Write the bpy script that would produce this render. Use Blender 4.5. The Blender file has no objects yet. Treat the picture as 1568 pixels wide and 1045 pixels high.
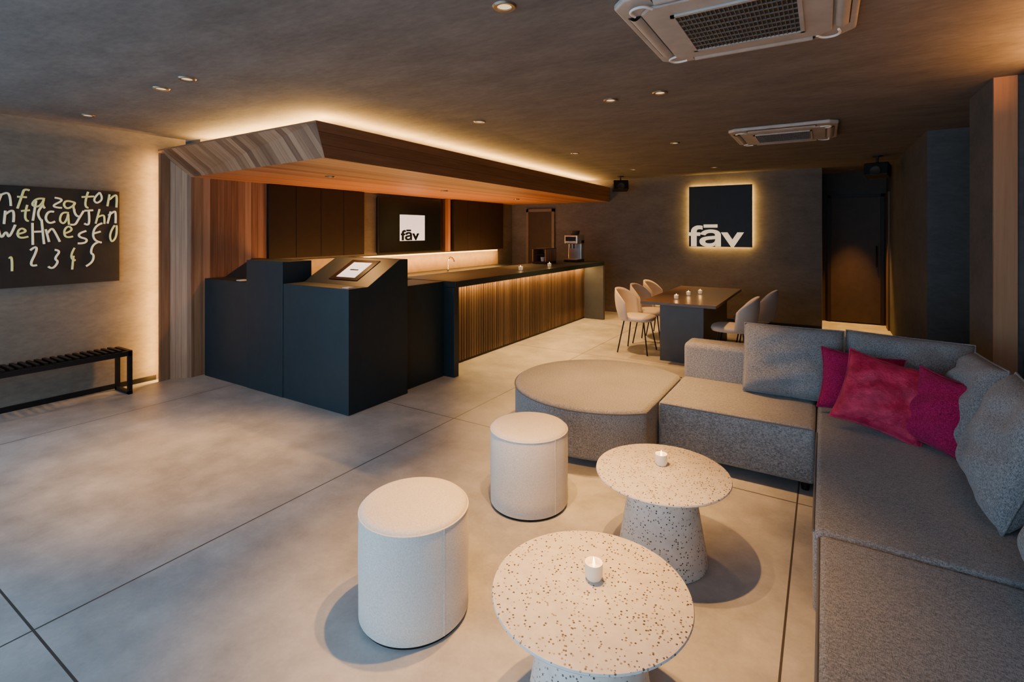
import bpy, bmesh, math, random
from mathutils import Vector, Matrix
random.seed(4)
D=bpy.data; C=bpy.context
SC=C.scene.collection

# ------------------------------------------------------------ materials
class NT:
    def __init__(s,name):
        s.m=D.materials.new(name); s.m.use_nodes=True
        s.t=s.m.node_tree; s.n=s.t.nodes; s.b=s.n['Principled BSDF']; s.o=s.n['Material Output']
    def add(s,typ,**kw):
        nd=s.n.new(typ)
        for k,v in kw.items():
            if k.startswith('i_'): nd.inputs[k[2:].replace('_',' ')].default_value=v
            else: setattr(nd,k,v)
        return nd
    def l(s,a,b): s.t.links.new(a,b)
    def math(s,op,a,b=None):
        nd=s.n.new('ShaderNodeMath'); nd.operation=op
        for i,v in enumerate((a,b)):
            if v is None: continue
            if isinstance(v,(int,float)): nd.inputs[i].default_value=v
            else: s.l(v,nd.inputs[i])
        return nd.outputs[0]
    def pos(s):
        return s.add('ShaderNodeNewGeometry').outputs['Position']
    def obj(s):
        return s.add('ShaderNodeTexCoord').outputs['Object']
    def noise(s,vec,scale,detail=4,rough=.55,stretch=None):
        if stretch:
            mp=s.add('ShaderNodeMapping'); mp.inputs['Scale'].default_value=stretch
            s.l(vec,mp.inputs['Vector']); vec=mp.outputs[0]
        nd=s.add('ShaderNodeTexNoise'); nd.inputs['Scale'].default_value=scale
        nd.inputs['Detail'].default_value=detail; nd.inputs['Roughness'].default_value=rough
        s.l(vec,nd.inputs['Vector']); return nd.outputs['Fac']
    def ramp(s,fac,stops):
        r=s.add('ShaderNodeValToRGB'); cr=r.color_ramp
        while len(cr.elements)<len(stops): cr.elements.new(.5)
        for e,(p,c) in zip(cr.elements,stops):
            e.position=p; e.color=(*c,1)
        s.l(fac,r.inputs[0]); return r.outputs[0]
    def mix(s,fac,a,b,typ='MIX'):
        m=s.add('ShaderNodeMix',data_type='RGBA',blend_type=typ)
        for sock,v in ((m.inputs[0],fac),(m.inputs[6],a),(m.inputs[7],b)):
            if isinstance(v,(int,float)): sock.default_value=v
            elif isinstance(v,tuple): sock.default_value=(*v,1)
            else: s.l(v,sock)
        return m.outputs[2]
    def bump(s,h,strength=.3,dist=.01):
        b=s.add('ShaderNodeBump'); b.inputs['Strength'].default_value=strength; b.inputs['Distance'].default_value=dist
        s.l(h,b.inputs['Height']); s.l(b.outputs[0],s.b.inputs['Normal'])
    def col(s,c):
        if isinstance(c,tuple): s.b.inputs['Base Color'].default_value=(*c,1)
        else: s.l(c,s.b.inputs['Base Color'])
    def rough(s,r): s.b.inputs['Roughness'].default_value=r

def plain(name,c,r=.5,metal=0,var=.12,bump=0,spec=.5):
    m=NT(name); f=m.noise(m.obj(),9,3)
    lo=tuple(x*(1-var) for x in c); hi=tuple(min(1,x*(1+var)) for x in c)
    m.col(m.ramp(f,[(.3,lo),(.7,hi)])); m.rough(r); m.b.inputs['Metallic'].default_value=metal
    m.b.inputs['Specular IOR Level'].default_value=spec
    if bump: m.bump(m.noise(m.obj(),160,3),bump,.002)
    return m.m
def emit(name,c,st,base=(.8,.8,.8)):
    m=NT(name); m.col(base); m.b.inputs['Emission Color'].default_value=(*c,1); m.b.inputs['Emission Strength'].default_value=st
    return m.m
def plaster(name,a,b,r=.85,st=(1,1,2.2)):
    m=NT(name); p=m.pos()
    f1=m.noise(p,2.2,6,.62,st); f2=m.noise(p,14,5,.6,st)
    f=m.math('ADD',m.math('MULTIPLY',f1,.6),m.math('MULTIPLY',f2,.4))
    m.col(m.ramp(f,[(.33,a),(.67,b)])); m.rough(r); m.bump(f,.2,.008); m.b.inputs['Specular IOR Level'].default_value=.25; return m.m
def wood(name,va,vg,w=.1,cols=((.07,.035,.018),(.14,.075,.04),(.25,.15,.085)),r=.5,groove=True,wid=.45):
    m=NT(name); p=m.pos()
    def dot(v):
        d=m.add('ShaderNodeVectorMath',operation='DOT_PRODUCT'); m.l(p,d.inputs[0]); d.inputs[1].default_value=v; return d.outputs['Value']
    va=Vector(va).normalized(); vg=Vector(vg).normalized(); vc=va.cross(vg)
    a=m.math('DIVIDE',dot(va),w); g=dot(vg); c=dot(vc)
    idx=m.math('FLOOR',a); fr=m.math('FRACT',a)
    wn=m.add('ShaderNodeTexWhiteNoise',noise_dimensions='1D'); m.l(idx,wn.inputs['W'])
    cb=m.add('ShaderNodeCombineXYZ')
    m.l(m.math('MULTIPLY',a,w*34),cb.inputs[0]); m.l(m.math('ADD',m.math('MULTIPLY',g,1.3),m.math('MULTIPLY',wn.outputs['Value'],37)),cb.inputs[1]); m.l(m.math('MULTIPLY',c,6),cb.inputs[2])
    gr=m.noise(cb.outputs[0],1.0,5,.62)
    f=m.math('ADD',m.math('MULTIPLY',gr,1-wid),m.math('MULTIPLY',wn.outputs['Value'],wid))
    col=m.ramp(f,[(.25,cols[0]),(.5,cols[1]),(.75,cols[2])])
    if groove:
        e=m.math('LESS_THAN',fr,.035)
        col=m.mix(e,col,tuple(x*.4 for x in cols[0]))
    m.col(col); m.rough(r); m.bump(gr,.15,.003); m.b.inputs['Specular IOR Level'].default_value=.3; return m.m
def fabric(name,a,b,r=.95,scale=260,bump=.5,sheen=.2,lo=.40,hi=.60):
    m=NT(name); p=m.obj()
    f1=m.noise(p,scale,2,.6,(1,4.0,1.5)); f2=m.noise(p,scale,2,.6,(4.0,1,4.0)); f3=m.noise(p,3,3)
    f=m.math('ADD',m.math('ADD',m.math('MULTIPLY',f1,.46),m.math('MULTIPLY',f2,.46)),m.math('MULTIPLY',f3,.08))
    m.col(m.ramp(f,[(lo,a),(hi,b)])); m.rough(r); m.bump(f,bump,.006)
    m.b.inputs['Specular IOR Level'].default_value=.15
    m.b.inputs['Sheen Weight'].default_value=sheen; return m.m

def floor_mat():
    m=NT('polished_concrete'); p=m.pos()
    f1=m.noise(p,.7,6,.62); f2=m.noise(p,3.2,7,.68); f3=m.noise(p,60,3)
    f=m.math('ADD',m.math('ADD',m.math('MULTIPLY',f1,.5),m.math('MULTIPLY',f2,.43)),m.math('MULTIPLY',f3,.07))
    col=m.ramp(f,[(.38,(.235,.24,.24)),(.5,(.36,.365,.365)),(.61,(.49,.495,.49))])
    sx=m.add('ShaderNodeSeparateXYZ'); m.l(p,sx.inputs[0])
    def joint(o,off,per):
        fr=m.math('FRACT',m.math('DIVIDE',m.math('ADD',o,off),per))
        return m.math('LESS_THAN',fr,.009/per)
    j=m.math('MAXIMUM',joint(sx.outputs[0],2.7+25.6,2.56),joint(sx.outputs[1],-.7+27,2.7))
    m.col(m.mix(j,col,(.055,.052,.05)))
    rr=m.add('ShaderNodeMapRange'); m.l(f2,rr.inputs[0]); rr.inputs[3].default_value=.30; rr.inputs[4].default_value=.55
    m.l(rr.outputs[0],m.b.inputs['Roughness'])
    h=m.math('SUBTRACT',m.math('MULTIPLY',f,.2),m.math('MULTIPLY',j,1)); m.bump(h,.25,.004)
    return m.m
def terrazzo():
    m=NT('terrazzo'); p=m.obj()
    v=m.add('ShaderNodeTexVoronoi'); v.inputs['Scale'].default_value=85; m.l(p,v.inputs['Vector'])
    s=m.math('LESS_THAN',v.outputs['Distance'],.30)
    sep=m.add('ShaderNodeSeparateColor'); m.l(v.outputs['Color'],sep.inputs[0])
    s=m.math('MULTIPLY',s,m.math('GREATER_THAN',sep.outputs[0],.35))
    chip=m.ramp(sep.outputs[1],[(.2,(.05,.04,.033)),(.6,(.16,.12,.09)),(.9,(.36,.29,.22))])
    base=m.ramp(m.noise(p,25,3),[(.3,(.56,.53,.48)),(.7,(.66,.63,.58))])
    m.col(m.mix(s,base,chip)); m.rough(.5); return m.m

M_floor=floor_mat()
M_ceil=plaster('ceiling_plaster',(.09,.083,.078),(.165,.15,.14),st=(1,2.2,1))
M_wall=plaster('wall_plaster',(.09,.079,.069),(.14,.124,.109))
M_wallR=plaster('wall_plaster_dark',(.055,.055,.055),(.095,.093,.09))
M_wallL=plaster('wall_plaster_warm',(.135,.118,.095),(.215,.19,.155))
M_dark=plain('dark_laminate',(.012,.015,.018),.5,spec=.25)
M_desk=plain('blackened_steel',(.010,.020,.026),.45,spec=.28)
M_black=plain('black_metal',(.012,.012,.013),.45,.3,spec=.3)
M_cab=plain('cabinet_dark',(.016,.010,.008),.5,spec=.25)
M_bronze=plain('dark_door',(.045,.03,.02),.55,spec=.25)
M_woodV=wood('walnut_column',(1,1,0),(0,0,1),.055,((.15,.07,.033),(.28,.145,.075),(.44,.255,.145)))
M_woodW=wood('walnut_wall',(0,1,0),(0,0,1),.08,((.15,.06,.027),(.28,.13,.065),(.43,.23,.125)))
M_woodD=wood('walnut_diagonal',(.85,0,.5),(.5,0,-.85),.075,((.12,.052,.026),(.22,.108,.055),(.37,.20,.11)))
M_woodS=wood('walnut_fascia',(0,0,1),(0,1,0),.1,((.13,.055,.026),(.22,.105,.052),(.34,.18,.092)))
M_woodU=wood('walnut_soffit_lit',(1,0,0),(0,1,0),.12,((.27,.10,.04),(.42,.18,.075),(.55,.26,.11)))  # lighter, more orange walnut: warm light on the underside put into the colour
M_slat=wood('oak_slat',(0,1,0),(0,0,1),.055,((.07,.042,.025),(.12,.075,.045),(.17,.11,.065)),groove=False)
M_strip=wood('wood_strip',(1,0,0),(0,0,1),.3,((.18,.08,.036),(.27,.125,.058),(.33,.175,.085)),groove=False)
M_tabletop=plain('table_dark_wood',(.085,.055,.035),.35)
M_tableleg=plain('table_leg_grey',(.045,.05,.055),.5)
M_sofa=fabric('sofa_tweed',(.095,.10,.107),(.31,.315,.32),scale=90,bump=.7)
M_sofaseam=plain('sofa_piping',(.10,.10,.105),.9)
M_cush=fabric('cushion_tweed',(.085,.092,.10),(.28,.29,.30),scale=90,bump=.7)
M_stool=fabric('stool_fabric',(.48,.46,.42),(.70,.68,.64),scale=110,bump=.4,lo=.36,hi=.64)
M_chair=fabric('chair_fabric',(.44,.38,.32),(.60,.53,.45),scale=160,bump=.15)
M_terr=terrazzo()
M_white=plain('white_plastic',(.6,.6,.58),.4)
M_ac=plain('ac_plastic',(.32,.30,.275),.45)
M_acd=plain('ac_grille_dark',(.02,.018,.016),.6)
M_steel=plain('brushed_steel',(.55,.53,.5),.25,1.0)
M_bz=plain('downlight_bezel',(.25,.2,.15),.35,.8)
M_led=emit('led_warm',(1,.52,.12),90)
M_ledS=emit('led_sign',(1,.56,.12),38)
M_ledU=emit('led_under',(1,.52,.14),9)
M_lamp=emit('lamp_face',(1,.72,.4),1.3,(.2,.2,.2))
M_flame=emit('candle_flame',(1,.7,.3),9)
M_wax=emit('candle_glass',(1,.66,.32),.22,(.62,.57,.48))
M_scrW=emit('screen_white',(.9,.95,1),.75)
M_scrB=plain('screen_black',(.006,.007,.009),.2,spec=.3)
M_letter=emit('sign_letters',(1,.74,.38),.7)
M_ink1=emit('glowing_paint_cream',(.8,.8,.6),.16,(.72,.72,.52))  # faint glow added to the cream paint to lift the lettering
M_ink2=emit('glowing_paint_lime',(.7,.75,.25),.14,(.62,.64,.28))  # lime paint, also given a slight added glow
M_canvas=plain('painting_canvas',(.03,.026,.022),.8,spec=.2)
def velvet(name,a,b):
    m=NT(name); p=m.obj(); f=m.noise(p,13,6,.68)
    m.col(m.ramp(f,[(.38,a),(.66,b)])); m.rough(.35); m.b.inputs['Sheen Weight'].default_value=.25
    m.b.inputs['Sheen Tint'].default_value=(1,.2,.4,1); m.bump(f,.9,.02); m.b.inputs['Specular Tint'].default_value=(1,.5,.6,1); return m.m
M_velA=velvet('crimson_velvet',(.26,.003,.03),(.50,.025,.08))
M_velB=fabric('magenta_weave',(.15,.002,.028),(.40,.012,.10),scale=90,bump=.6,sheen=.05)
def glassmat():
    m=NT('window_glass'); t=m.add('ShaderNodeBsdfTransparent'); g=m.add('ShaderNodeBsdfGlossy'); g.inputs['Roughness'].default_value=.02
    x=m.add('ShaderNodeMixShader'); x.inputs[0].default_value=.06; m.l(t.outputs[0],x.inputs[1]); m.l(g.outputs[0],x.inputs[2]); m.l(x.outputs[0],m.o.inputs['Surface']); return m.m
M_glass=glassmat()

# ------------------------------------------------------------ helpers
def root(name,loc=(0,0,0)):
    e=D.objects.new(name,None); e.location=loc; e.empty_display_size=.2; SC.objects.link(e); return e
def par(o,r):
    if r is None: return o
    o.parent=r; o.matrix_parent_inverse=Matrix.Translation(r.location).inverted(); return o
def mk(name,verts,faces,mat,parent=None,loc=(0,0,0),smooth=False,bev=0,seg=2):
    me=D.meshes.new(name); me.from_pydata([tuple(v) for v in verts],[],faces)
    bm=bmesh.new(); bm.from_mesh(me); bmesh.ops.recalc_face_normals(bm,faces=bm.faces); bm.to_mesh(me); bm.free()
    if smooth:
        for p in me.polygons: p.use_smooth=True
    me.materials.append(mat); o=D.objects.new(name,me); o.location=loc; SC.objects.link(o)
    if bev:
        b=o.modifiers.new('bevel','BEVEL'); b.width=bev; b.segments=seg; b.limit_method='ANGLE'; b.angle_limit=.6
        if seg>=3:
            for p in me.polygons: p.use_smooth=True
            if hasattr(b,'harden_normals'): b.harden_normals=True
    return par(o,parent)
BF=[(0,1,2,3),(4,7,6,5),(0,4,5,1),(1,5,6,2),(2,6,7,3),(3,7,4,0)]
def box(name,x0,x1,y0,y1,z0,z1,mat,parent=None,bev=0,seg=2):
    cx,cy,cz=(x0+x1)/2,(y0+y1)/2,(z0+z1)/2; a,b,c=abs(x1-x0)/2,abs(y1-y0)/2,abs(z1-z0)/2
    v=[(-a,-b,-c),(a,-b,-c),(a,b,-c),(-a,b,-c),(-a,-b,c),(a,-b,c),(a,b,c),(-a,b,c)]
    return mk(name,v,BF,mat,parent,(cx,cy,cz),bev=bev,seg=seg)
def boxes(name,lst,mat,parent=None):
    v=[];f=[]
    for (x0,x1,y0,y1,z0,z1) in lst:
        k=len(v); v+=[(x0,y0,z0),(x1,y0,z0),(x1,y1,z0),(x0,y1,z0),(x0,y0,z1),(x1,y0,z1),(x1,y1,z1),(x0,y1,z1)]
        f+=[tuple(i+k for i in q) for q in BF]
    return mk(name,v,f,mat,parent)
def extr(name,poly,axis,a0,a1,mat,parent=None,bev=0,seg=2):
    n=len(poly)
    def pt(p,a):
        return (p[0],p[1],a) if axis=='z' else ((a,p[0],p[1]) if axis=='x' else (p[0],a,p[1]))
    v=[pt(p,a0) for p in poly]+[pt(p,a1) for p in poly]
    f=[tuple(range(n)),tuple(range(2*n-1,n-1,-1))]+[(i,(i+1)%n,(i+1)%n+n,i+n) for i in range(n)]
    return mk(name,v,f,mat,parent,bev=bev,seg=seg)
def lathe(name,prof,loc,mat,parent=None,seg=64):
    v=[];f=[];n=len(prof)
    for i in range(seg):
        a=2*math.pi*i/seg
        for r,z in prof: v.append((r*math.cos(a),r*math.sin(a),z))
    for i in range(seg):
        j=(i+1)%seg
        for k in range(n-1): f.append((i*n+k,j*n+k,j*n+k+1,i*n+k+1))
    o=mk(name,v,f,mat,None,loc,smooth=True)
    bm=bmesh.new(); bm.from_mesh(o.data); bmesh.ops.remove_doubles(bm,verts=bm.verts,dist=1e-5); bmesh.ops.recalc_face_normals(bm,faces=bm.faces); bm.to_mesh(o.data); bm.free()
    e=o.modifiers.new('es','EDGE_SPLIT'); e.split_angle=.7
    return par(o,parent)
def tube(name,pts,rad,mat,parent=None,kind='POLY',res=4,cyc=False):
    cu=D.curves.new(name,'CURVE'); cu.dimensions='3D'; cu.bevel_depth=rad; cu.bevel_resolution=res; cu.use_fill_caps=True
    lst=pts if isinstance(pts[0][0],(tuple,list)) else [pts]
    for ps in lst:
        s=cu.splines.new(kind); s.points.add(len(ps)-1)
        for p,q in zip(s.points,ps): p.co=(*q,1)
        s.use_cyclic_u=cyc
        if kind=='NURBS': s.order_u=3; s.use_endpoint_u=True; s.resolution_u=6
    o=D.objects.new(name,cu); SC.objects.link(o)
    dg=C.evaluated_depsgraph_get(); dg.update(); me=D.meshes.new_from_object(o.evaluated_get(dg))
    D.objects.remove(o); me.materials.clear(); me.materials.append(mat)
    for p in me.polygons: p.use_smooth=True
    o=D.objects.new(name,me); SC.objects.link(o); return par(o,parent)
def text(name,s,w,h,mat,loc,rot,parent=None,off=.02,depth=.004,space=1.0):
    cu=D.curves.new(name,'FONT'); cu.body=s; cu.extrude=.001; cu.offset=off; cu.space_character=space
    o=D.objects.new(name,cu); SC.objects.link(o); dg=C.evaluated_depsgraph_get(); dg.update()
    me=D.meshes.new_from_object(o.evaluated_get(dg)); D.objects.remove(o)
    xs=[v.co.x for v in me.vertices]; ys=[v.co.y for v in me.vertices]
    x0,x1,y0,y1=min(xs),max(xs),min(ys),max(ys)
    for v in me.vertices:
        v.co.x=(v.co.x-x0)/(x1-x0)*w; v.co.y=(v.co.y-y0)/(y1-y0)*h; v.co.z=(1 if v.co.z>0 else -1)*depth/2
    me.materials.clear(); me.materials.append(mat)
    o=D.objects.new(name,me); o.location=loc; o.rotation_euler=rot; SC.objects.link(o); return par(o,parent)
WARMC=(1,.48,.135)
def spot(name,loc,power,parent,angle=80,col=WARMC,blend=.8,size=.025,target=None):
    l=D.lights.new(name,'SPOT'); l.energy=power; l.color=col; l.spot_size=math.radians(angle); l.spot_blend=blend; l.shadow_soft_size=size
    o=D.objects.new(name,l); o.location=loc; SC.objects.link(o)
    if target:
        o.rotation_euler=(Vector(target)-Vector(loc)).to_track_quat('-Z','Y').to_euler()
    return par(o,parent)
def area(name,loc,sx,sy,power,rot,parent,col=(1,.55,.18)):
    l=D.lights.new(name,'AREA'); l.shape='RECTANGLE'; l.size=sx; l.size_y=sy; l.energy=power; l.color=col
    o=D.objects.new(name,l); o.location=loc; o.rotation_euler=rot; SC.objects.link(o); return par(o,parent)

H=2.64; WL=-6.15; WB=9.6; YF=-1.6
# ------------------------------------------------------------ room shell
box('floor',-6.5,2.0,YF-.2,10.9,-.12,0,M_floor)
box('ceiling',-6.5,2.0,YF-.2,10.9,H,H+.15,M_ceil)
box('wall_left',WL-.2,WL,.35,2.90,0,H,M_wallL)
box('wall_left_rear',-6.35,-5.95,2.96,WB,0,H,M_wall)
box('wall_back',-6.35,-.03,WB,WB+.2,0,H,M_wall)
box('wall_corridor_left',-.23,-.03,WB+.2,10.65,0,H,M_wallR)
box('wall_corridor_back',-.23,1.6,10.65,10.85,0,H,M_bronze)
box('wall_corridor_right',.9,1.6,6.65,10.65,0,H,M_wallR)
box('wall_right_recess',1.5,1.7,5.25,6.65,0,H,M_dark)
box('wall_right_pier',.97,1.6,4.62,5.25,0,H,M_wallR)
box('wall_right',1.25,1.6,YF,4.62,0,H,M_wall)
box('trim_1',.972,1.09,4.60,4.618,0,H,M_strip)
box('trim_2',.875,.898,10.1,10.4,0,2.25,M_slat)
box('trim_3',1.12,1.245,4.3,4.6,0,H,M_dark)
box('baseboard_left',WL+.001,WL+.012,.35,2.6,0.0,.05,M_black)
box('baseboard_back',-3.3,-.03,WB-.012,WB-.001,0,.06,M_black)
# front storefront windows
w=root('window_1',(-2.5,YF,1.3))
fr=[(-6.35,1.25,YF-.05,YF+.03,0,.08),(-6.35,1.25,YF-.05,YF+.03,2.5,H)]
for i in range(6):
    x=-6.35+i*7.54/5; fr.append((x,x+.06,YF-.05,YF+.03,.08,2.5))
boxes('window_frame',fr,M_black,w); box('glass_pane',-6.3,1.2,YF-.012,YF-.006,.08,2.5,M_glass,w)
w=root('window_2',(WL-.1,-.6,1.3))
fr=[(WL-.15,WL-.05,YF,.35,0,.08),(WL-.15,WL-.05,YF,.35,2.5,H),(WL-.15,WL-.05,.29,.35,.08,2.5),(WL-.15,WL-.05,-.65,-.59,.08,2.5)]
boxes('window_frame',fr,M_black,w); box('glass_pane',WL-.105,WL-.1,YF+.05,.29,.08,2.5,M_glass,w)
# corridor door
d=root('door_1',(.4,10.62,1.05))
box('door_leaf',.1,.82,10.61,10.64,0.02,2.2,M_bronze,d,.004)
boxes('door_frame',[(.05,.1,10.6,10.648,0,2.25),(.82,.87,10.6,10.648,0,2.25),(.05,.87,10.6,10.648,2.2,2.25)],M_cab,d)
tube('door_handle',[(.76,10.60,1.0),(.76,10.57,1.0),(.76,10.57,1.35),(.76,10.60,1.35)],.01,M_black,d)
r=root('corridor_downlight',(.4,10.1,H))
lathe('trim_ring',[(.036,-.001),(.036,-.006),(.052,-.008),(.056,-.001)],(.4,10.1,H),M_bz,r,32)
spot('lamp',(.4,10.12,H-.02),700,r,44,blend=.6,col=(1,.44,.08))
# back door
d=root('door_2',(-5.2,WB,1))
box('door_leaf',-5.5,-4.93,WB-.03,WB-.004,0,2.03,M_bronze,d,.003)
boxes('door_frame',[(-5.56,-5.5,WB-.05,WB-.002,0,2.09),(-4.93,-4.87,WB-.05,WB-.002,0,2.09),(-5.56,-4.87,WB-.05,WB-.002,2.03,2.09)],plain('door_frame_paint',(.14,.10,.07),.5),d)
tube('door_handle',[(-5.0,WB-.03,1.0),(-5.0,WB-.07,1.0),(-5.12,WB-.07,1.0)],.009,M_steel,d)

# ------------------------------------------------------------ wood portal: column, panelling, canopy
c=root('wood_column',(-6.0,2.75,1.2))
extr('column_body',[(-6.06,2.635),(-5.90,2.84),(-5.90,2.95),(-6.06,2.95)],'z',0,2.44,M_woodV,c)
box('column_kick',-6.05,-5.91,2.86,2.94,0,.02,M_black,c)
box('added_edge_fin',-6.032,-6.018,2.575,2.68,0,2.44,M_woodV,c)  # thin fin added to screen the LED behind it
area('hidden_led',(-6.036,2.60,1.22),.02,2.38,38,(math.radians(90),0,math.radians(131)),c,(1,.47,.10))
box('wood_wall_panel',-5.948,-5.90,2.952,3.72,0,2.2,M_woodW)
can=root('wood_canopy',(-4.7,6,2.35))
zb,zt=2.2,2.47
P=[(-5.94,2.86),(-5.90,2.84),(-3.43,2.66),(-3.66,WB-.01),(-5.94,WB-.01)]
T=[(-5.94,2.75),(-6.10,2.60),(-3.42,2.57),(-3.64,WB-.01),(-5.94,WB-.01)]
mk('underside',[(*p,zb) for p in P],[(0,1,2,3,4)],M_woodU,can)
mk('fascia_front',[(*P[1],zb),(*P[2],zb),(*T[2],zt),(*T[1],zt)],[(0,1,2,3)],M_woodD,can)
mk('fascia_side',[(*P[2],zb),(*P[3],zb),(*T[3],zt),(*T[2],zt)],[(0,1,2,3)],M_woodS,can)
mk('top_deck',[(*p,zt) for p in T],[(0,1,2,3,4)],M_slat,can)
def quadstrip(name,a,b,t,z0,z1,mat):
    ax,ay=a;bx,by=b; dx,dy=bx-ax,by-ay; L=math.hypot(dx,dy); nx,ny=-dy/L*t,dx/L*t
    return extr(name,[(ax,ay),(bx,by),(bx+nx,by+ny),(ax+nx,ay+ny)],'z',z0,z1,mat,can)
quadstrip('lip_front',T[1],T[2],.02,zt,zt+.015,M_woodS); quadstrip('lip_side',T[2],T[3],.02,zt,zt+.015,M_woodS)
quadstrip('led_front',(-5.90,2.90),(-3.78,2.88),.03,zt+.002,zt+.012,M_led)
quadstrip('led_side',(-3.75,2.90),(-3.97,WB-.1),.03,zt+.002,zt+.012,M_led)
area('cove_front',(-4.85,3.0,zt+.03),2.0,.10,75,(math.pi,0,0),can,(1,.52,.13))
area('cove_side',(-3.93,6.2,zt+.03),.10,6.6,200,(math.pi,0,math.radians(1.8)),can,(1,.50,.12))

# ------------------------------------------------------------ downlights
def downlight(x,y,z=H,power=60,angle=85,blend=.8,name='downlight'):
    r=root(name,(x,y,z))
    lathe('trim_ring',[(.034,-.001),(.034,-.008),(.050,-.010),(.056,-.001)],(x,y,z),M_bz,r,32)
    lathe('lamp_face',[(0,-.002),(.034,-.002)],(x,y,z),M_lamp,r,24)
    if power: spot('lamp',(x,y,z-.02),power,r,angle,blend=blend)
WARM=[(-3.67,1.74,280,52),(-4.08,1.76,130,54),(-5.57,1.82,50,95),(-2.76,3.87,60,80),(-1.43,3.78,560,62),(-1.04,3.77,330,62),(-1.48,6.0,230,85),(-2.8,6.1,480,78),
      (-1.25,1.95,400,62),(-.95,1.95,400,68),(-1.5,8.6,110,95),(-2.7,8.2,480,78)]
for x,y,p,a in WARM: downlight(x,y,H,p,a,1.0)
for x,y in [(-4.54,3.59),(-4.71,5.72),(-4.8,7.9)]: downlight(x,y,zb,110,130,name='canopy_downlight')

# ------------------------------------------------------------ AC cassettes
def cassette(cx,cy):
    r=root('ceiling_air_conditioner',(cx,cy,H)); s=.475; k=.07; z=H
    def oct_(s,k): return [(cx-s+k,cy-s),(cx+s-k,cy-s),(cx+s,cy-s+k),(cx+s,cy+s-k),(cx+s-k,cy+s),(cx-s+k,cy+s),(cx-s,cy+s-k),(cx-s,cy-s+k)]
    extr('panel',oct_(s,k),'z',z-.035,z-.001,M_ac,r,.012,3)
    extr('inner_plate',oct_(s-.10,.05),'z',z-.05,z-.034,M_ac,r,.008,3)
    for a in range(4):
        R=Matrix.Rotation(a*math.pi/2,4,'Z')
        def T4(lst): return [tuple(R@Vector(p)+Vector((cx,cy,0))) for p in lst]
        v=T4([(-.30,-.445,z-.037),(.30,-.445,z-.037),(.30,-.385,z-.037),(-.30,-.385,z-.037)])
        mk('slot_%d'%a,v,[(0,1,2,3)],M_acd,r)
        vv=[];ff=[]
        for i in range(7):
            t=i/6; yy=-.440+.055*t; zz=z-.040-.014*math.sin(math.pi*t)
            vv+=T4([(-.29,yy,zz),(.29,yy,zz)])
        for i in range(6): ff.append((2*i,2*i+1,2*i+3,2*i+2))
        mk('vane_%d'%a,vv,ff,M_ac,r,smooth=True)
        pts=T4([(-.40,-.33,z-.05),(-.42,-.40,z-.052),(-.33,-.43,z-.05),(-.31,-.37,z-.05)])
        tube('corner_rim_%d'%a,pts,.006,M_white,r,'NURBS')
    g=.26
    fr=[(cx-g,cx+g,cy-g,cy-g+.018,z-.06,z-.048),(cx-g,cx+g,cy+g-.018,cy+g,z-.06,z-.048),(cx-g,cx-g+.018,cy-g,cy+g,z-.06,z-.048),(cx+g-.018,cx+g,cy-g,cy+g,z-.06,z-.048)]
    boxes('grille_frame',fr,M_ac,r)
    box('grille_back',cx-g+.01,cx+g-.01,cy-g+.01,cy+g-.01,z-.053,z-.0505,M_acd,r)
    sl=[]
    for i in range(1,26):
        x=cx-g+.018+i*(2*g-.036)/26; sl.append((x-.002,x+.002,cy-g+.018,cy+g-.018,z-.058,z-.053))
    for i in range(1,8):
        y=cy-g+.018+i*(2*g-.036)/8; sl.append((cx-g+.018,cx+g-.018,y-.003,y+.003,z-.059,z-.053))
    boxes('grille_slats',sl,plain('grille_plastic',(.10,.09,.08),.5),r)
cassette(-.34,2.6); cassette(-.36,5.95)

# ------------------------------------------------------------ speakers
def speaker(x,y,z,a):
    r=root('ceiling_speaker',(x,y,z))
    o=box('cabinet',-.14,.14,-.09,.09,-.09,.09,M_black,None,.015,3); o.location=(x,y,z); o.rotation_euler=(math.radians(-12),0,a); par(o,r)
    o=lathe('cone',[(0,.0),(.03,.005),(.06,.012),(.065,0)],(0,0,0),M_acd,None,32)
    o.location=Vector((x,y,z))+Matrix.Rotation(a,3,'Z')@Vector((0,-.095,-.01)); o.rotation_euler=(math.radians(78),0,a); par(o,r)
    tube('bracket',[(x,y,H-.005),(x,y,z+.05)],.015,M_black,r); lathe('mount_plate',[(0,-.001),(.06,-.001),(.06,-.012),(0,-.012)],(x,y,H),M_black,r,24)
speaker(-3.25,9.1,2.46,.5); speaker(.62,8.5,2.44,-.3)

# ------------------------------------------------------------ reception desk
de=root('reception_desk',(-4.6,3.3,0))
prof=[(2.96,0),(2.96,1.10),(3.18,1.10),(3.58,1.33),(3.69,1.33),(3.69,0)]
extr('kiosk_body',prof,'x',-4.43,-3.5,M_desk,de,.004)
extr('side_body',[(2.96,0),(2.96,1.08),(3.18,1.08),(3.5,1.28),(3.6,1.28),(3.6,0)],'x',-5.86,-5.04,M_desk,de,.004)
box('tall_block',-5.038,-4.432,2.955,3.28,0,1.31,M_desk,de,.004)
box('rear_block',-5.038,-4.432,3.282,3.6,0,1.08,M_desk,de)
box('return_block',-4.05,-3.58,3.692,4.34,0,1.05,M_desk,de,.004)
sl=math.atan2(.23,.40)
def onslope(x,t,off=.0):
    y=3.18+.40*t; z=1.10+.23*t; return (x,y-math.sin(sl)*off,z+math.cos(sl)*off)
def slopebox(name,x0,x1,t0,t1,o0,o1,mat):
    v=[onslope(x0,t0,o0),onslope(x1,t0,o0),onslope(x1,t1,o0),onslope(x0,t1,o0),onslope(x0,t0,o1),onslope(x1,t0,o1),onslope(x1,t1,o1),onslope(x0,t1,o1)]
    return mk(name,v,BF,mat,de)
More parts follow.
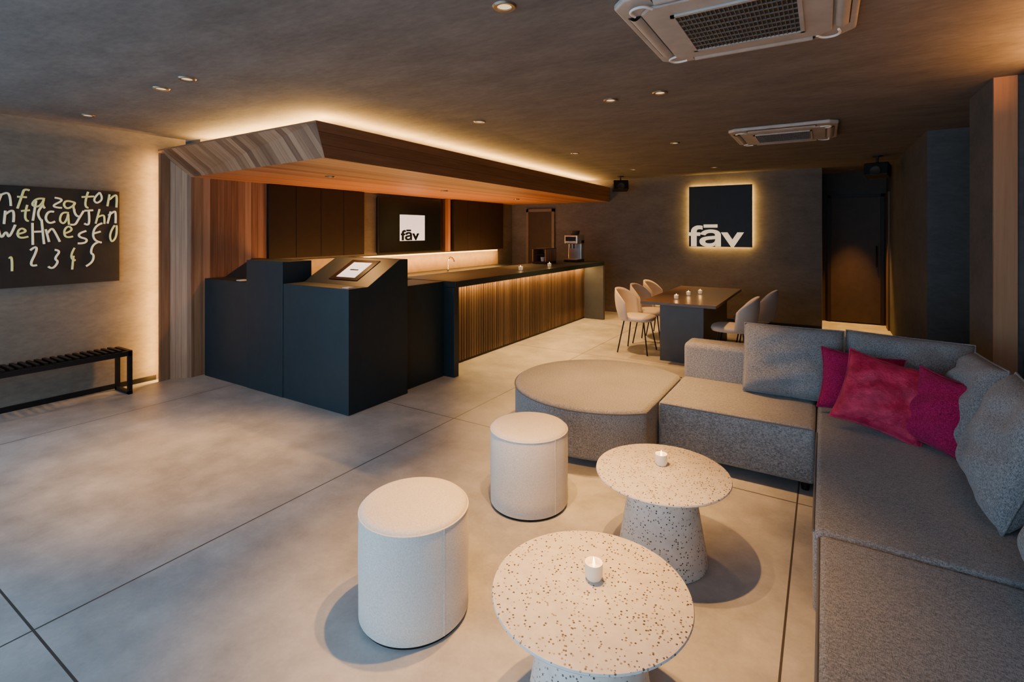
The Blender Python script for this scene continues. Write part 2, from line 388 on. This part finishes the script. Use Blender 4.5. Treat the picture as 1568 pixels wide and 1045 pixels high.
slopebox('screen_bezel',-4.12,-3.72,.16,.90,.0005,.006,M_scrB)
slopebox('screen_display',-4.05,-3.79,.25,.80,.006,.0075,emit('kiosk_display',(.9,.95,1),.75))
slopebox('screen_text',-3.98,-3.86,.50,.54,.0075,.008,M_scrB)
box('desk_highlight',-5.30,-5.22,3.0,3.08,1.08,1.088,M_white,de)  # white plate standing in for a small highlight on the desk top
box('card_tray',-3.63,-3.55,3.0,3.07,1.10,1.106,M_white,de)

# ------------------------------------------------------------ bar counter
ba=root('bar_counter',(-3.9,6.5,0))
box('counter_top',-4.3,-3.42,4.345,8.72,.985,1.055,M_desk,ba,.004)
box('end_panel_near',-4.05,-3.44,4.345,4.43,0,.983,M_desk,ba,.003)
box('end_panel_far',-4.05,-3.40,8.62,8.70,0,.983,M_tableleg,ba,.003)
box('carcass',-4.05,-3.79,4.43,8.62,0,.983,M_cab,ba)
sl_=[]; y=4.44
while y<8.6: sl_.append((-3.789,-3.765,y,y+.038,.03,.93)); y+=.052
boxes('fluted_panel',sl_,M_slat,ba)
box('toe_kick',-3.79,-3.775,4.43,8.62,0,.03,M_black,ba)
box('led_strip',-3.787,-3.765,4.45,8.6,.935,.955,M_ledU,ba)
area('led_light',(-3.72,6.5,.97),.03,4.1,50,(0,math.radians(-12),0),ba,(1,.53,.15))

# back counter + cabinets
bc=root('back_counter',(-5.6,7,0))
box('cabinet_base',-5.93,-5.32,3.73,9.0,0,.88,M_cab,bc); box('worktop',-5.93,-5.28,3.73,9.0,.88,.91,M_desk,bc,.003)
box('backsplash',-5.948,-5.935,3.73,9.0,.91,1.225,plain('backsplash_tile',(.55,.42,.25),.4),bc)
box('led_strip',-5.93,-5.915,5.3,8.95,1.205,1.22,M_ledU,bc)
area('led_light',(-5.82,7.1,1.2),.05,3.6,24,(0,0,0),bc,(1,.46,.10))
area('added_uplight',(-5.33,6.3,.93),.05,5.0,85,(math.pi,0,0),bc,(1,.46,.12))  # area light added to brighten the canopy underside, not a real fitting
uc=root('upper_cabinet',(-5.8,4.5,1.7))
for i in range(4): box('door_panel_%d'%i,-5.945,-5.86,3.725+i*.383,3.725+(i+1)*.383-.006,1.26,2.195,M_cab,uc,.003)
uc=root('upper_cabinet',(-5.8,8.2,1.7))
for i in range(4): box('door_panel_%d'%i,-5.945,-5.80,7.33+i*.42,7.33+(i+1)*.42-.006,1.24,2.195,M_cab,uc,.003)
box('pilaster',-5.945,-5.84,7.12,7.27,1.24,2.195,M_woodW)
tv=root('wall_television',(-5.9,6.3,1.68))
box('tv_back',-5.945,-5.90,5.56,7.03,1.27,2.13,M_black,tv); box('tv_bezel',-5.90,-5.87,5.53,7.06,1.24,2.15,M_black,tv,.006)
box('tv_screen',-5.870,-5.868,5.56,7.03,1.27,2.12,M_scrB,tv)
box('tv_logo_square',-5.868,-5.866,6.0,6.60,1.45,1.88,M_scrW,tv)
text('tv_logo_text','fāv',.44,.18,M_scrB,(-5.864,6.02,1.455),(math.pi/2,0,math.pi/2),tv,.03)
fa=root('bar_faucet',(-5.55,6.9,.91))
tube('spout',[(-5.6,6.9,.91),(-5.6,6.9,1.1),(-5.56,6.9,1.16),(-5.48,6.9,1.14),(-5.46,6.9,1.08)],.012,M_steel,fa,'NURBS')

# coffee machine
cm=root('coffee_machine',(-3.85,8.35,1.055))
X,Y=-3.85,8.35
box('base',X-.13,X+.13,Y-.16,Y+.16,1.056,1.10,M_black,cm,.006)
box('column',X-.13,X+.13,Y+.02,Y+.16,1.10,1.45,M_steel,cm,.01,3)
box('head',X-.13,X+.13,Y-.15,Y+.16,1.38,1.54,M_steel,cm,.015,3)
box('control_panel',X-.10,X+.10,Y-.156,Y-.15,1.43,1.51,M_scrB,cm)
tube('spouts',[[(X-.03,Y-.08,1.38),(X-.03,Y-.08,1.30)],[(X+.03,Y-.08,1.38),(X+.03,Y-.08,1.30)]],.012,M_black,cm)
box('drip_grate',X-.11,X+.11,Y-.15,Y+.01,1.10,1.108,M_steel,cm,.002)
lathe('bean_hopper',[(0,0),(.07,0),(.09,.07),(.09,.08),(0,.08)],(X,Y+.03,1.54),M_bronze,cm,32)
X,Y=-4.13,7.75
dc=root('display_case',(X,Y,1.055))
box('case_base',X-.14,X+.12,Y-.2,Y+.2,1.056,1.09,M_cab,dc,.003); box('case_back',X-.14,X+.12,Y+.185,Y+.2,1.09,1.30,M_woodW,dc)
box('case_side_a',X-.14,X-.125,Y-.2,Y+.185,1.09,1.30,M_woodW,dc); box('case_side_b',X+.105,X+.12,Y-.2,Y+.185,1.09,1.30,M_woodW,dc)
box('case_top',X-.14,X+.12,Y-.2,Y+.2,1.30,1.315,M_cab,dc); box('case_shelf',X-.125,X+.105,Y-.18,Y+.185,1.20,1.21,M_cab,dc)
lathe('cup',[(0,0),(.03,0),(.04,.07),(.036,.07),(.027,.006),(0,.006)],(X,Y-.08,1.09),M_white,dc,24)

# candles
def candle(x,y,z,s=1.0,lit=.3):
    r=root('votive_candle',(x,y,z))
    lathe('glass_cup',[(0,.001),(.024*s,.001),(.030*s,.012*s),(.030*s,.055*s),(.027*s,.055*s),(.027*s,.035*s),(0,.033*s)],(x,y,z),M_wax,r,32)
    lathe('flame',[(0,.034*s),(.005*s,.045*s),(.004*s,.056*s),(0,.074*s)],(x,y,z),M_flame,r,16)
    l=D.lights.new('glow','POINT'); l.energy=lit; l.color=(1,.5,.15); l.shadow_soft_size=.006
    o=D.objects.new('glow',l); o.location=(x,y,z+.085*s); SC.objects.link(o); par(o,r)
candle(-3.62,6.07,1.056); candle(-3.62,6.94,1.056)

# ------------------------------------------------------------ backlit wall sign
sg=root('backlit_wall_sign',(-1.58,WB-.03,1.87))
x0,x1,z0,z1=-2.10,-1.05,1.33,2.42
box('backlight',x0+.012,x1-.012,WB-.055,WB-.035,z0+.012,z1-.012,M_ledS,sg)
box('sign_face',x0,x1,WB-.075,WB-.056,z0,z1,M_dark,sg)
text('sign_letters','fāv',.93,.40,M_letter,(x0-.01,WB-.079,z0),(math.pi/2,0,0),sg,.02,.006,.95)

# ------------------------------------------------------------ painting with hand lettering
pa=root('wall_painting',(WL+.02,1.58,1.55))
box('canvas',WL+.002,WL+.03,.88,2.26,1.10,2.01,M_canvas,pa,.003)
G={'g':[[(.6,.6),(.3,.7),(.1,.4),(.4,.2),(.6,.6),(.6,-.1),(.3,-.3),(.1,-.1)]],
'e':[[(.1,.35),(.6,.45),(.4,.75),(.1,.5),(.2,.1),(.6,.15)]],
'n':[[(.1,0),(.1,.65)],[(.1,.45),(.35,.75),(.55,.5),(.6,0)]],
'k':[[(.1,0),(.15,1)],[(.6,.7),(.15,.35),(.65,0)]],
'c':[[(.6,.6),(.3,.75),(.05,.35),(.3,0),(.6,.12)]],
'a':[[(.55,.6),(.2,.7),(.05,.25),(.3,0),(.55,.35),(.55,.65),(.55,.2),(.7,0)]],
'y':[[(.05,.7),(.2,.25),(.5,.3)],[(.6,.75),(.5,.1),(.3,-.3),(.05,-.2)]],
'J':[[(.1,.95),(.75,1)],[(.45,.98),(.5,.2),(.3,-.05),(.05,.15)]],
'h':[[(.1,0),(.15,1)],[(.12,.4),(.4,.7),(.55,.4),(.6,0)]],
'f':[[(.6,.9),(.35,1),(.25,.7),(.25,-.1)],[(.05,.5),(.55,.55)]],
'z':[[(.1,.7),(.6,.72),(.1,.05),(.65,.1)]],
'o':[[(.35,.7),(.05,.4),(.3,0),(.6,.3),(.4,.72)]],
't':[[(.3,1),(.3,.1),(.6,.05)],[(.05,.7),(.6,.72)]],
'w':[[(0,.7),(.15,0),(.35,.5),(.55,0),(.75,.75)]],
'l':[[(.2,1),(.2,.1),(.4,0)]],
's':[[(.55,.7),(.2,.72),(.15,.45),(.55,.3),(.45,0),(.1,.05)]],
'E':[[(.6,.9),(.15,.85),(.1,.1),(.6,.05)],[(.12,.5),(.5,.5)]],
'H':[[(.1,0),(.12,.9)],[(.65,0),(.6,.95)],[(.1,.45),(.62,.5)]],
'.':[[(.2,.0),(.25,.08)]],' ':[],
'1':[[(.15,.7),(.35,1),(.35,0)]],
'2':[[(.1,.75),(.35,1),(.6,.75),(.1,.05),(.7,.08)]],
'3':[[(.1,.95),(.6,.95),(.3,.55),(.65,.35),(.4,-.02),(.05,.1)]],
'4':[[(.45,1),(.05,.4),(.7,.4)],[(.5,.6),(.48,-.05)]],
'5':[[(.6,1),(.2,.95),(.15,.55),(.55,.5),(.55,.1),(.1,0)]]}
rows=[('a Jnfazaton',1.835,.145,M_ink2,2.25),('gegentkcayJhn',1.685,.15,M_ink1,2.24),('so weHnesEo',1.49,.18,M_ink1,2.25),('1 2 3 4 5',1.27,.18,M_ink1,2.04)]
for ri,(s,zz,hh,mt,yend) in enumerate(rows):
    st=[]; st2=[]; y0=1.02 if ri<3 else 1.42
    step=(yend-y0)/len(s)
    for i,ch in enumerate(s):
        j=random.uniform(-.03,.03); sh=random.uniform(0,.4); sc=random.uniform(.85,1.3); ro=random.uniform(-.15,.15)
        for k in G[ch]:
            pts=[]
            for px,pz in k:
                px+=random.uniform(-.06,.06); pz+=random.uniform(-.05,.05)
                u=(px+sh*pz)*step*(1.3 if ri<3 else 1.4); v=pz*hh*sc
                yy=y0+i*step+u-ro*v; pts.append((WL+.032,min(2.24,yy),min(1.99,max(1.12,zz+j+v+ro*u))))
            (st if (i*7+ri)%3 else st2).append(pts)
    tube('brush_strokes_%d'%ri,st,.009,mt,pa,'NURBS',2)
    if st2: tube('brush_accents_%d'%ri,st2,.0085,M_ink2 if mt is M_ink1 else M_ink1,pa,'NURBS',2)

# ------------------------------------------------------------ slatted bench
be=root('slatted_bench',(-5.95,1.5,0))
bx0,bx1,by0,by1,bz=-6.11,-5.80,.72,2.25,.43
sl_=[]; y=by0+.05
while y<by1-.06: sl_.append((bx0+.02,bx1-.02,y,y+.026,bz-.03,bz+.012)); y+=.055
boxes('slats',sl_,M_black,be)
t=.035
boxes('frame',[(bx0,bx0+t,by0,by1,bz-.05,bz-.005),(bx1-t,bx1,by0,by1,bz-.05,bz-.005),(bx0,bx1,by0,by0+t,bz-.05,bz),(bx0,bx1,by1-t,by1,bz-.05,bz)],M_black,be)
lg=[]
for yy in (by0,by1-t):
    lg+=[(bx0,bx0+t,yy,yy+t,0,bz-.04),(bx1-t,bx1,yy,yy+t,0,bz-.04),(bx0,bx1,yy,yy+t,0,.03)]
boxes('legs',lg,M_black,be)

# ------------------------------------------------------------ sofa
so=root('sectional_sofa',(0,3.6,0))
zs=.40
def cush(name,x0,x1,y0,y1,z0,z1,b=.03): return box(name,x0,x1,y0,y1,z0,z1,M_sofa,so,b,4)
cush('chaise_seat',-1.0,-.045,3.57,4.34,.05,zs)
cush('corner_seat',-.04,.80,2.36,4.34,.05,zs)
cush('end_seat',-.02,.80,.75,2.355,.05,zs)
cush('backrest_rear',-1.0,.95,4.33,4.58,.05,.68,.045)
cush('backrest_right',.78,.95,.75,4.34,.05,.68,.045)
tube('piping',[[(-.985,3.572,zs-.012),(-.055,3.572,zs-.012)],[(-.038,3.54,zs-.012),(-.038,2.38,zs-.012)],[(-.018,2.33,zs-.012),(-.018,.78,zs-.012)]],.005,M_sofaseam,so)
for (x,y) in [(-.95,3.62),(-.1,3.62),(-.95,4.5),(0.02,2.5),(.9,4.5),(.03,.85),(.9,.85),(.9,2.4),(.03,3.5)]:
    lathe('foot',[(0,0),(.022,0),(.026,.055),(0,.055)],(x,y,0),M_black,so,16)
po=root('round_ottoman',(-1.52,3.83,0))
cx,cy,R=-1.52,3.83,.70; pl=[]
a0=math.acos(.505/R)
for i in range(61):
    a=a0+(2*math.pi-2*a0)*i/60; pl.append((cx+R*math.cos(a),cy+R*math.sin(a)))
o=extr('upholstery',pl,'z',.05,zs,M_sofa,po,.03,4)
ring=[(cx+(R+.002)*math.cos(a0+(2*math.pi-2*a0)*i/60),cy+(R+.002)*math.sin(a0+(2*math.pi-2*a0)*i/60),zs-.02) for i in range(61)]
tube('piping',ring,.005,M_sofaseam,po)
for a in (60,150,210,300): lathe('foot',[(0,0),(.022,0),(.026,.055),(0,.055)],(cx+.5*math.cos(math.radians(a)),cy+.5*math.sin(math.radians(a)),0),M_black,po,16)

# ------------------------------------------------------------ cushions
def pillow(name,loc,w,h,t,rx,rz,mat,roll=0,seed=0,box_=False):
    rnd=random.Random(seed); n=36; v=[];f=[]
    ph=[rnd.uniform(0,6.28) for _ in range(6)]
    def P(i,j,s):
        u=-1+2*i/n; q=-1+2*j/n
        e=3.5 if box_ else 2.4
        prof=max(0,(1-abs(u)**e))*max(0,(1-abs(q)**e))
        th=t/2*prof**.5
        pin=.015 if box_ else .11
        x=u*w/2*(1-pin*(1-q*q)); y=q*h/2*(1-pin*(1-u*u))
        k=1.5 if box_ else 1.1
        wr=k*(.008*math.sin(5*u+3*q+ph[0])*prof+.006*math.sin(9*q-4*u+ph[1])*prof+.005*math.sin(13*u*q+ph[2])*prof)
        return (x,y,s*th+wr)
    for s in (1,-1):
        k=len(v)
        for i in range(n+1):
            for j in range(n+1): v.append(P(i,j,s))
        for i in range(n):
            for j in range(n): f.append((k+i*(n+1)+j,k+(i+1)*(n+1)+j,k+(i+1)*(n+1)+j+1,k+i*(n+1)+j+1))
    r=root(name,loc)
    o=mk('pillow_body',v,f,mat,None,(0,0,0),smooth=True)
    bm=bmesh.new(); bm.from_mesh(o.data); bmesh.ops.remove_doubles(bm,verts=bm.verts,dist=1e-4); bmesh.ops.recalc_face_normals(bm,faces=bm.faces); bm.to_mesh(o.data); bm.free()
    for p in o.data.polygons: p.use_smooth=True
    Wm=Matrix.Translation(loc)@Matrix.Rotation(rz,4,'Z')@Matrix.Rotation(rx,4,'X')@Matrix.Rotation(roll,4,'Z')
    o.matrix_world=Wm; par(o,r)
    edge=[]
    for i in range(n): edge.append(P(i,0,0))
    for j in range(n): edge.append(P(n,j,0))
    for i in range(n,0,-1): edge.append(P(i,n,0))
    for j in range(n,0,-1): edge.append(P(0,j,0))
    e=tube('edge_welt',edge,.005,mat,None,cyc=True); e.matrix_world=Wm; par(e,r)
    return r
R_=math.radians
pillow('sofa_cushion',(-.20,4.19,.655),.64,.50,.22,R_(76),0,M_cush,0,1,True)
pillow('sofa_cushion',(.46,4.20,.65),.68,.50,.22,R_(74),R_(-3),M_cush,R_(-2),2,True)
pillow('sofa_cushion',(.70,3.72,.65),.62,.50,.22,R_(72),R_(-90),M_cush,R_(3),3,True)
pillow('sofa_cushion',(.69,3.02,.66),.66,.52,.22,R_(70),R_(-90),M_cush,R_(-3),4,True)
pillow('sofa_cushion',(.70,2.2,.65),.64,.50,.22,R_(74),R_(-90),M_cush,0,5,True)
pillow('throw_pillow',(.20,4.00,.605),.46,.40,.14,R_(70),R_(4),M_velB,R_(-5),6)
pillow('throw_pillow',(.30,3.72,.62),.45,.45,.17,R_(64),R_(-6),M_velA,R_(-12),7)
pillow('throw_pillow',(.56,3.60,.60),.38,.42,.15,R_(66),R_(-34),M_velB,R_(-8),8)

# ------------------------------------------------------------ coffee tables & stools
def coffee_table(x,y,k=1):
    r=root('coffee_table',(x,y,0))
    lathe('table_top',[(0,.395),(.285*k,.395),(.315*k,.408),(.32*k,.414),(.318*k,.420),(.312*k,.422),(0,.422)],(x,y,0),M_terr,r,96)
    lathe('pedestal',[(0,0),(.205,0),(.212,.006),(.210,.03),(.155,.36),(.150,.395),(0,.395)],(x,y,0),M_terr,r,64)
coffee_table(-.657,1.55,1.015); coffee_table(-.68,2.50)
candle(-.665,1.60,.4225,1,.5); candle(-.70,2.56,.4225,1,.5)
def stool(x,y,a):
    r=root('pouf_stool',(x,y,0)); R=.228;h=.455
    lathe('base_ring',[(0,0),(R-.012,0),(R-.012,.016),(0,.016)],(x,y,0),M_black,r)
    pr=[(0,.014),(R-.004,.014),(R,.02),(R,.1),(R+.002,.25),(R,h-.03),(R-.003,h-.014),(R-.012,h-.003),(R-.03,h+.002),(.1,h+.010),(0,h+.012)]
    lathe('upholstery',pr,(x,y,0),M_stool,r,96)
    ring=[(x+(R-.001)*math.cos(t),y+(R-.001)*math.sin(t),h-.018) for t in [2*math.pi*i/64 for i in range(64)]]
    tube('piping',ring,.0035,M_stool,r,cyc=True)
    tube('side_seam',[(x+(R+.001)*math.cos(a),y+(R+.001)*math.sin(a),z) for z in (.02,.1,.25,h-.02)],.0025,M_stool,r)
stool(-1.48,1.60,-.3); stool(-1.49,2.595,-.35)

# ------------------------------------------------------------ dining table & chairs
dt=root('dining_table',(-1.49,7.15,0))
box('table_top',-1.93,-1.05,6.12,8.2,.71,.745,M_tabletop,dt,.004)
box('pedestal_front',-1.74,-1.22,6.3,6.36,0,.709,M_tableleg,dt,.003)
box('pedestal_rear',-1.74,-1.22,7.94,8.0,0,.709,M_tableleg,dt,.003)
box('pedestal_spine',-1.26,-1.22,6.36,7.94,.0,.709,M_tableleg,dt,.003)
candle(-1.60,6.55,.746,.9); candle(-1.55,7.0,.746,.9); candle(-1.45,7.25,.746,.9)
def chair(x,y,rot):
    r=root('dining_chair',(x,y,0)); parts=[]
    n=40; v=[];f=[]
    lay=[(.42,.82),(.425,.95),(.45,1.0),(.475,.97),(.485,.85),(.488,.3)]
    for z,s in lay:
        for i in range(n):
            a=2*math.pi*i/n; ca,sa=math.cos(a),math.sin(a); e=.7
            v.append((.235*s*math.copysign(abs(ca)**e,ca),.225*s*math.copysign(abs(sa)**e,sa)+.01,z))
    for k in range(len(lay)-1):
        for i in range(n): f.append((k*n+i,k*n+(i+1)%n,(k+1)*n+(i+1)%n,(k+1)*n+i))
    f.append(tuple(range(n))); f.append(tuple(range((len(lay)-1)*n,len(lay)*n)))
    parts.append(mk('seat',v,f,M_chair,None,smooth=True))
    na,nz=18,10; v=[];f=[]
    for s in (0,1):
        for i in range(na+1):
            t=-1+2*i/na; a=math.radians(t*78)
            top=.84-.17*abs(t)**2.6
            for j in range(nz+1):
                q=j/nz; z=.45+(top-.45)*q
                rr=.235+.03*q+(0 if s else .035*math.sin(math.pi*min(1,max(0,.12+.76*q)))*(1-.6*abs(t)**4))
                v.append((rr*math.sin(a),-rr*math.cos(a)*.98-.02*q+.0,z))
    m_=(na+1)*(nz+1)
    for s in (0,1):
        for i in range(na):
            for j in range(nz):
                b=s*m_; f.append((b+i*(nz+1)+j,b+(i+1)*(nz+1)+j,b+(i+1)*(nz+1)+j+1,b+i*(nz+1)+j+1))
    for i in range(na):
        for j in (0,nz):
            f.append((i*(nz+1)+j,(i+1)*(nz+1)+j,m_+(i+1)*(nz+1)+j,m_+i*(nz+1)+j))
    for i in (0,na):
        for j in range(nz):
            f.append((i*(nz+1)+j,i*(nz+1)+j+1,m_+i*(nz+1)+j+1,m_+i*(nz+1)+j))
    parts.append(mk('backrest',v,f,M_chair,None,smooth=True))
    k=0
    for sx in (-1,1):
        for sy in (-1,1):
            k+=1; parts.append(tube('leg_%d'%k,[(sx*.14,sy*.13,.43),(sx*.21,sy*.20,.001)],.009,M_black))
    parts.append(tube('under_frame',[(-.14,-.13,.42),(.14,-.13,.42),(.14,.13,.42),(-.14,.13,.42)],.008,M_black,cyc=True))
    W=Matrix.Translation((x,y,0))@Matrix.Rotation(rot,4,'Z')
    for p in parts:
        p.data.transform(W); par(p,r)
for y in (6.62,7.25,7.88): chair(-2.13,y,-math.pi/2)
for x,y in ((-.93,6.50),(-.80,7.35)): chair(x,y,math.pi/2)

# cove light valance on the right wall
va=root('valance_light',(1.2,2.6,2.3))
box('valance',1.14,1.245,1.6,4.2,2.25,2.36,M_woodS,va,.003)
area('strip_light',(1.19,2.9,2.38),.05,2.5,75,(math.pi,0,0),va,(1,.40,.09))

# ------------------------------------------------------------ world
wd=D.worlds.new('World'); C.scene.world=wd; wd.use_nodes=True; nt=wd.node_tree
bg=nt.nodes['Background']; bg.inputs[0].default_value=(.50,.74,1,1); bg.inputs[1].default_value=5.2

# ------------------------------------------------------------ camera
cam=D.cameras.new('Camera'); co=D.objects.new('Camera',cam); SC.objects.link(co)
co.location=(0,0,1.6); yaw=math.atan2(478,771)
co.rotation_euler=(math.pi/2,0,yaw)
cam.sensor_fit='HORIZONTAL'; cam.sensor_width=36; cam.lens=771/1568*36
cam.shift_y=-(522.5-355)/1568; cam.clip_start=.05
C.scene.camera=co
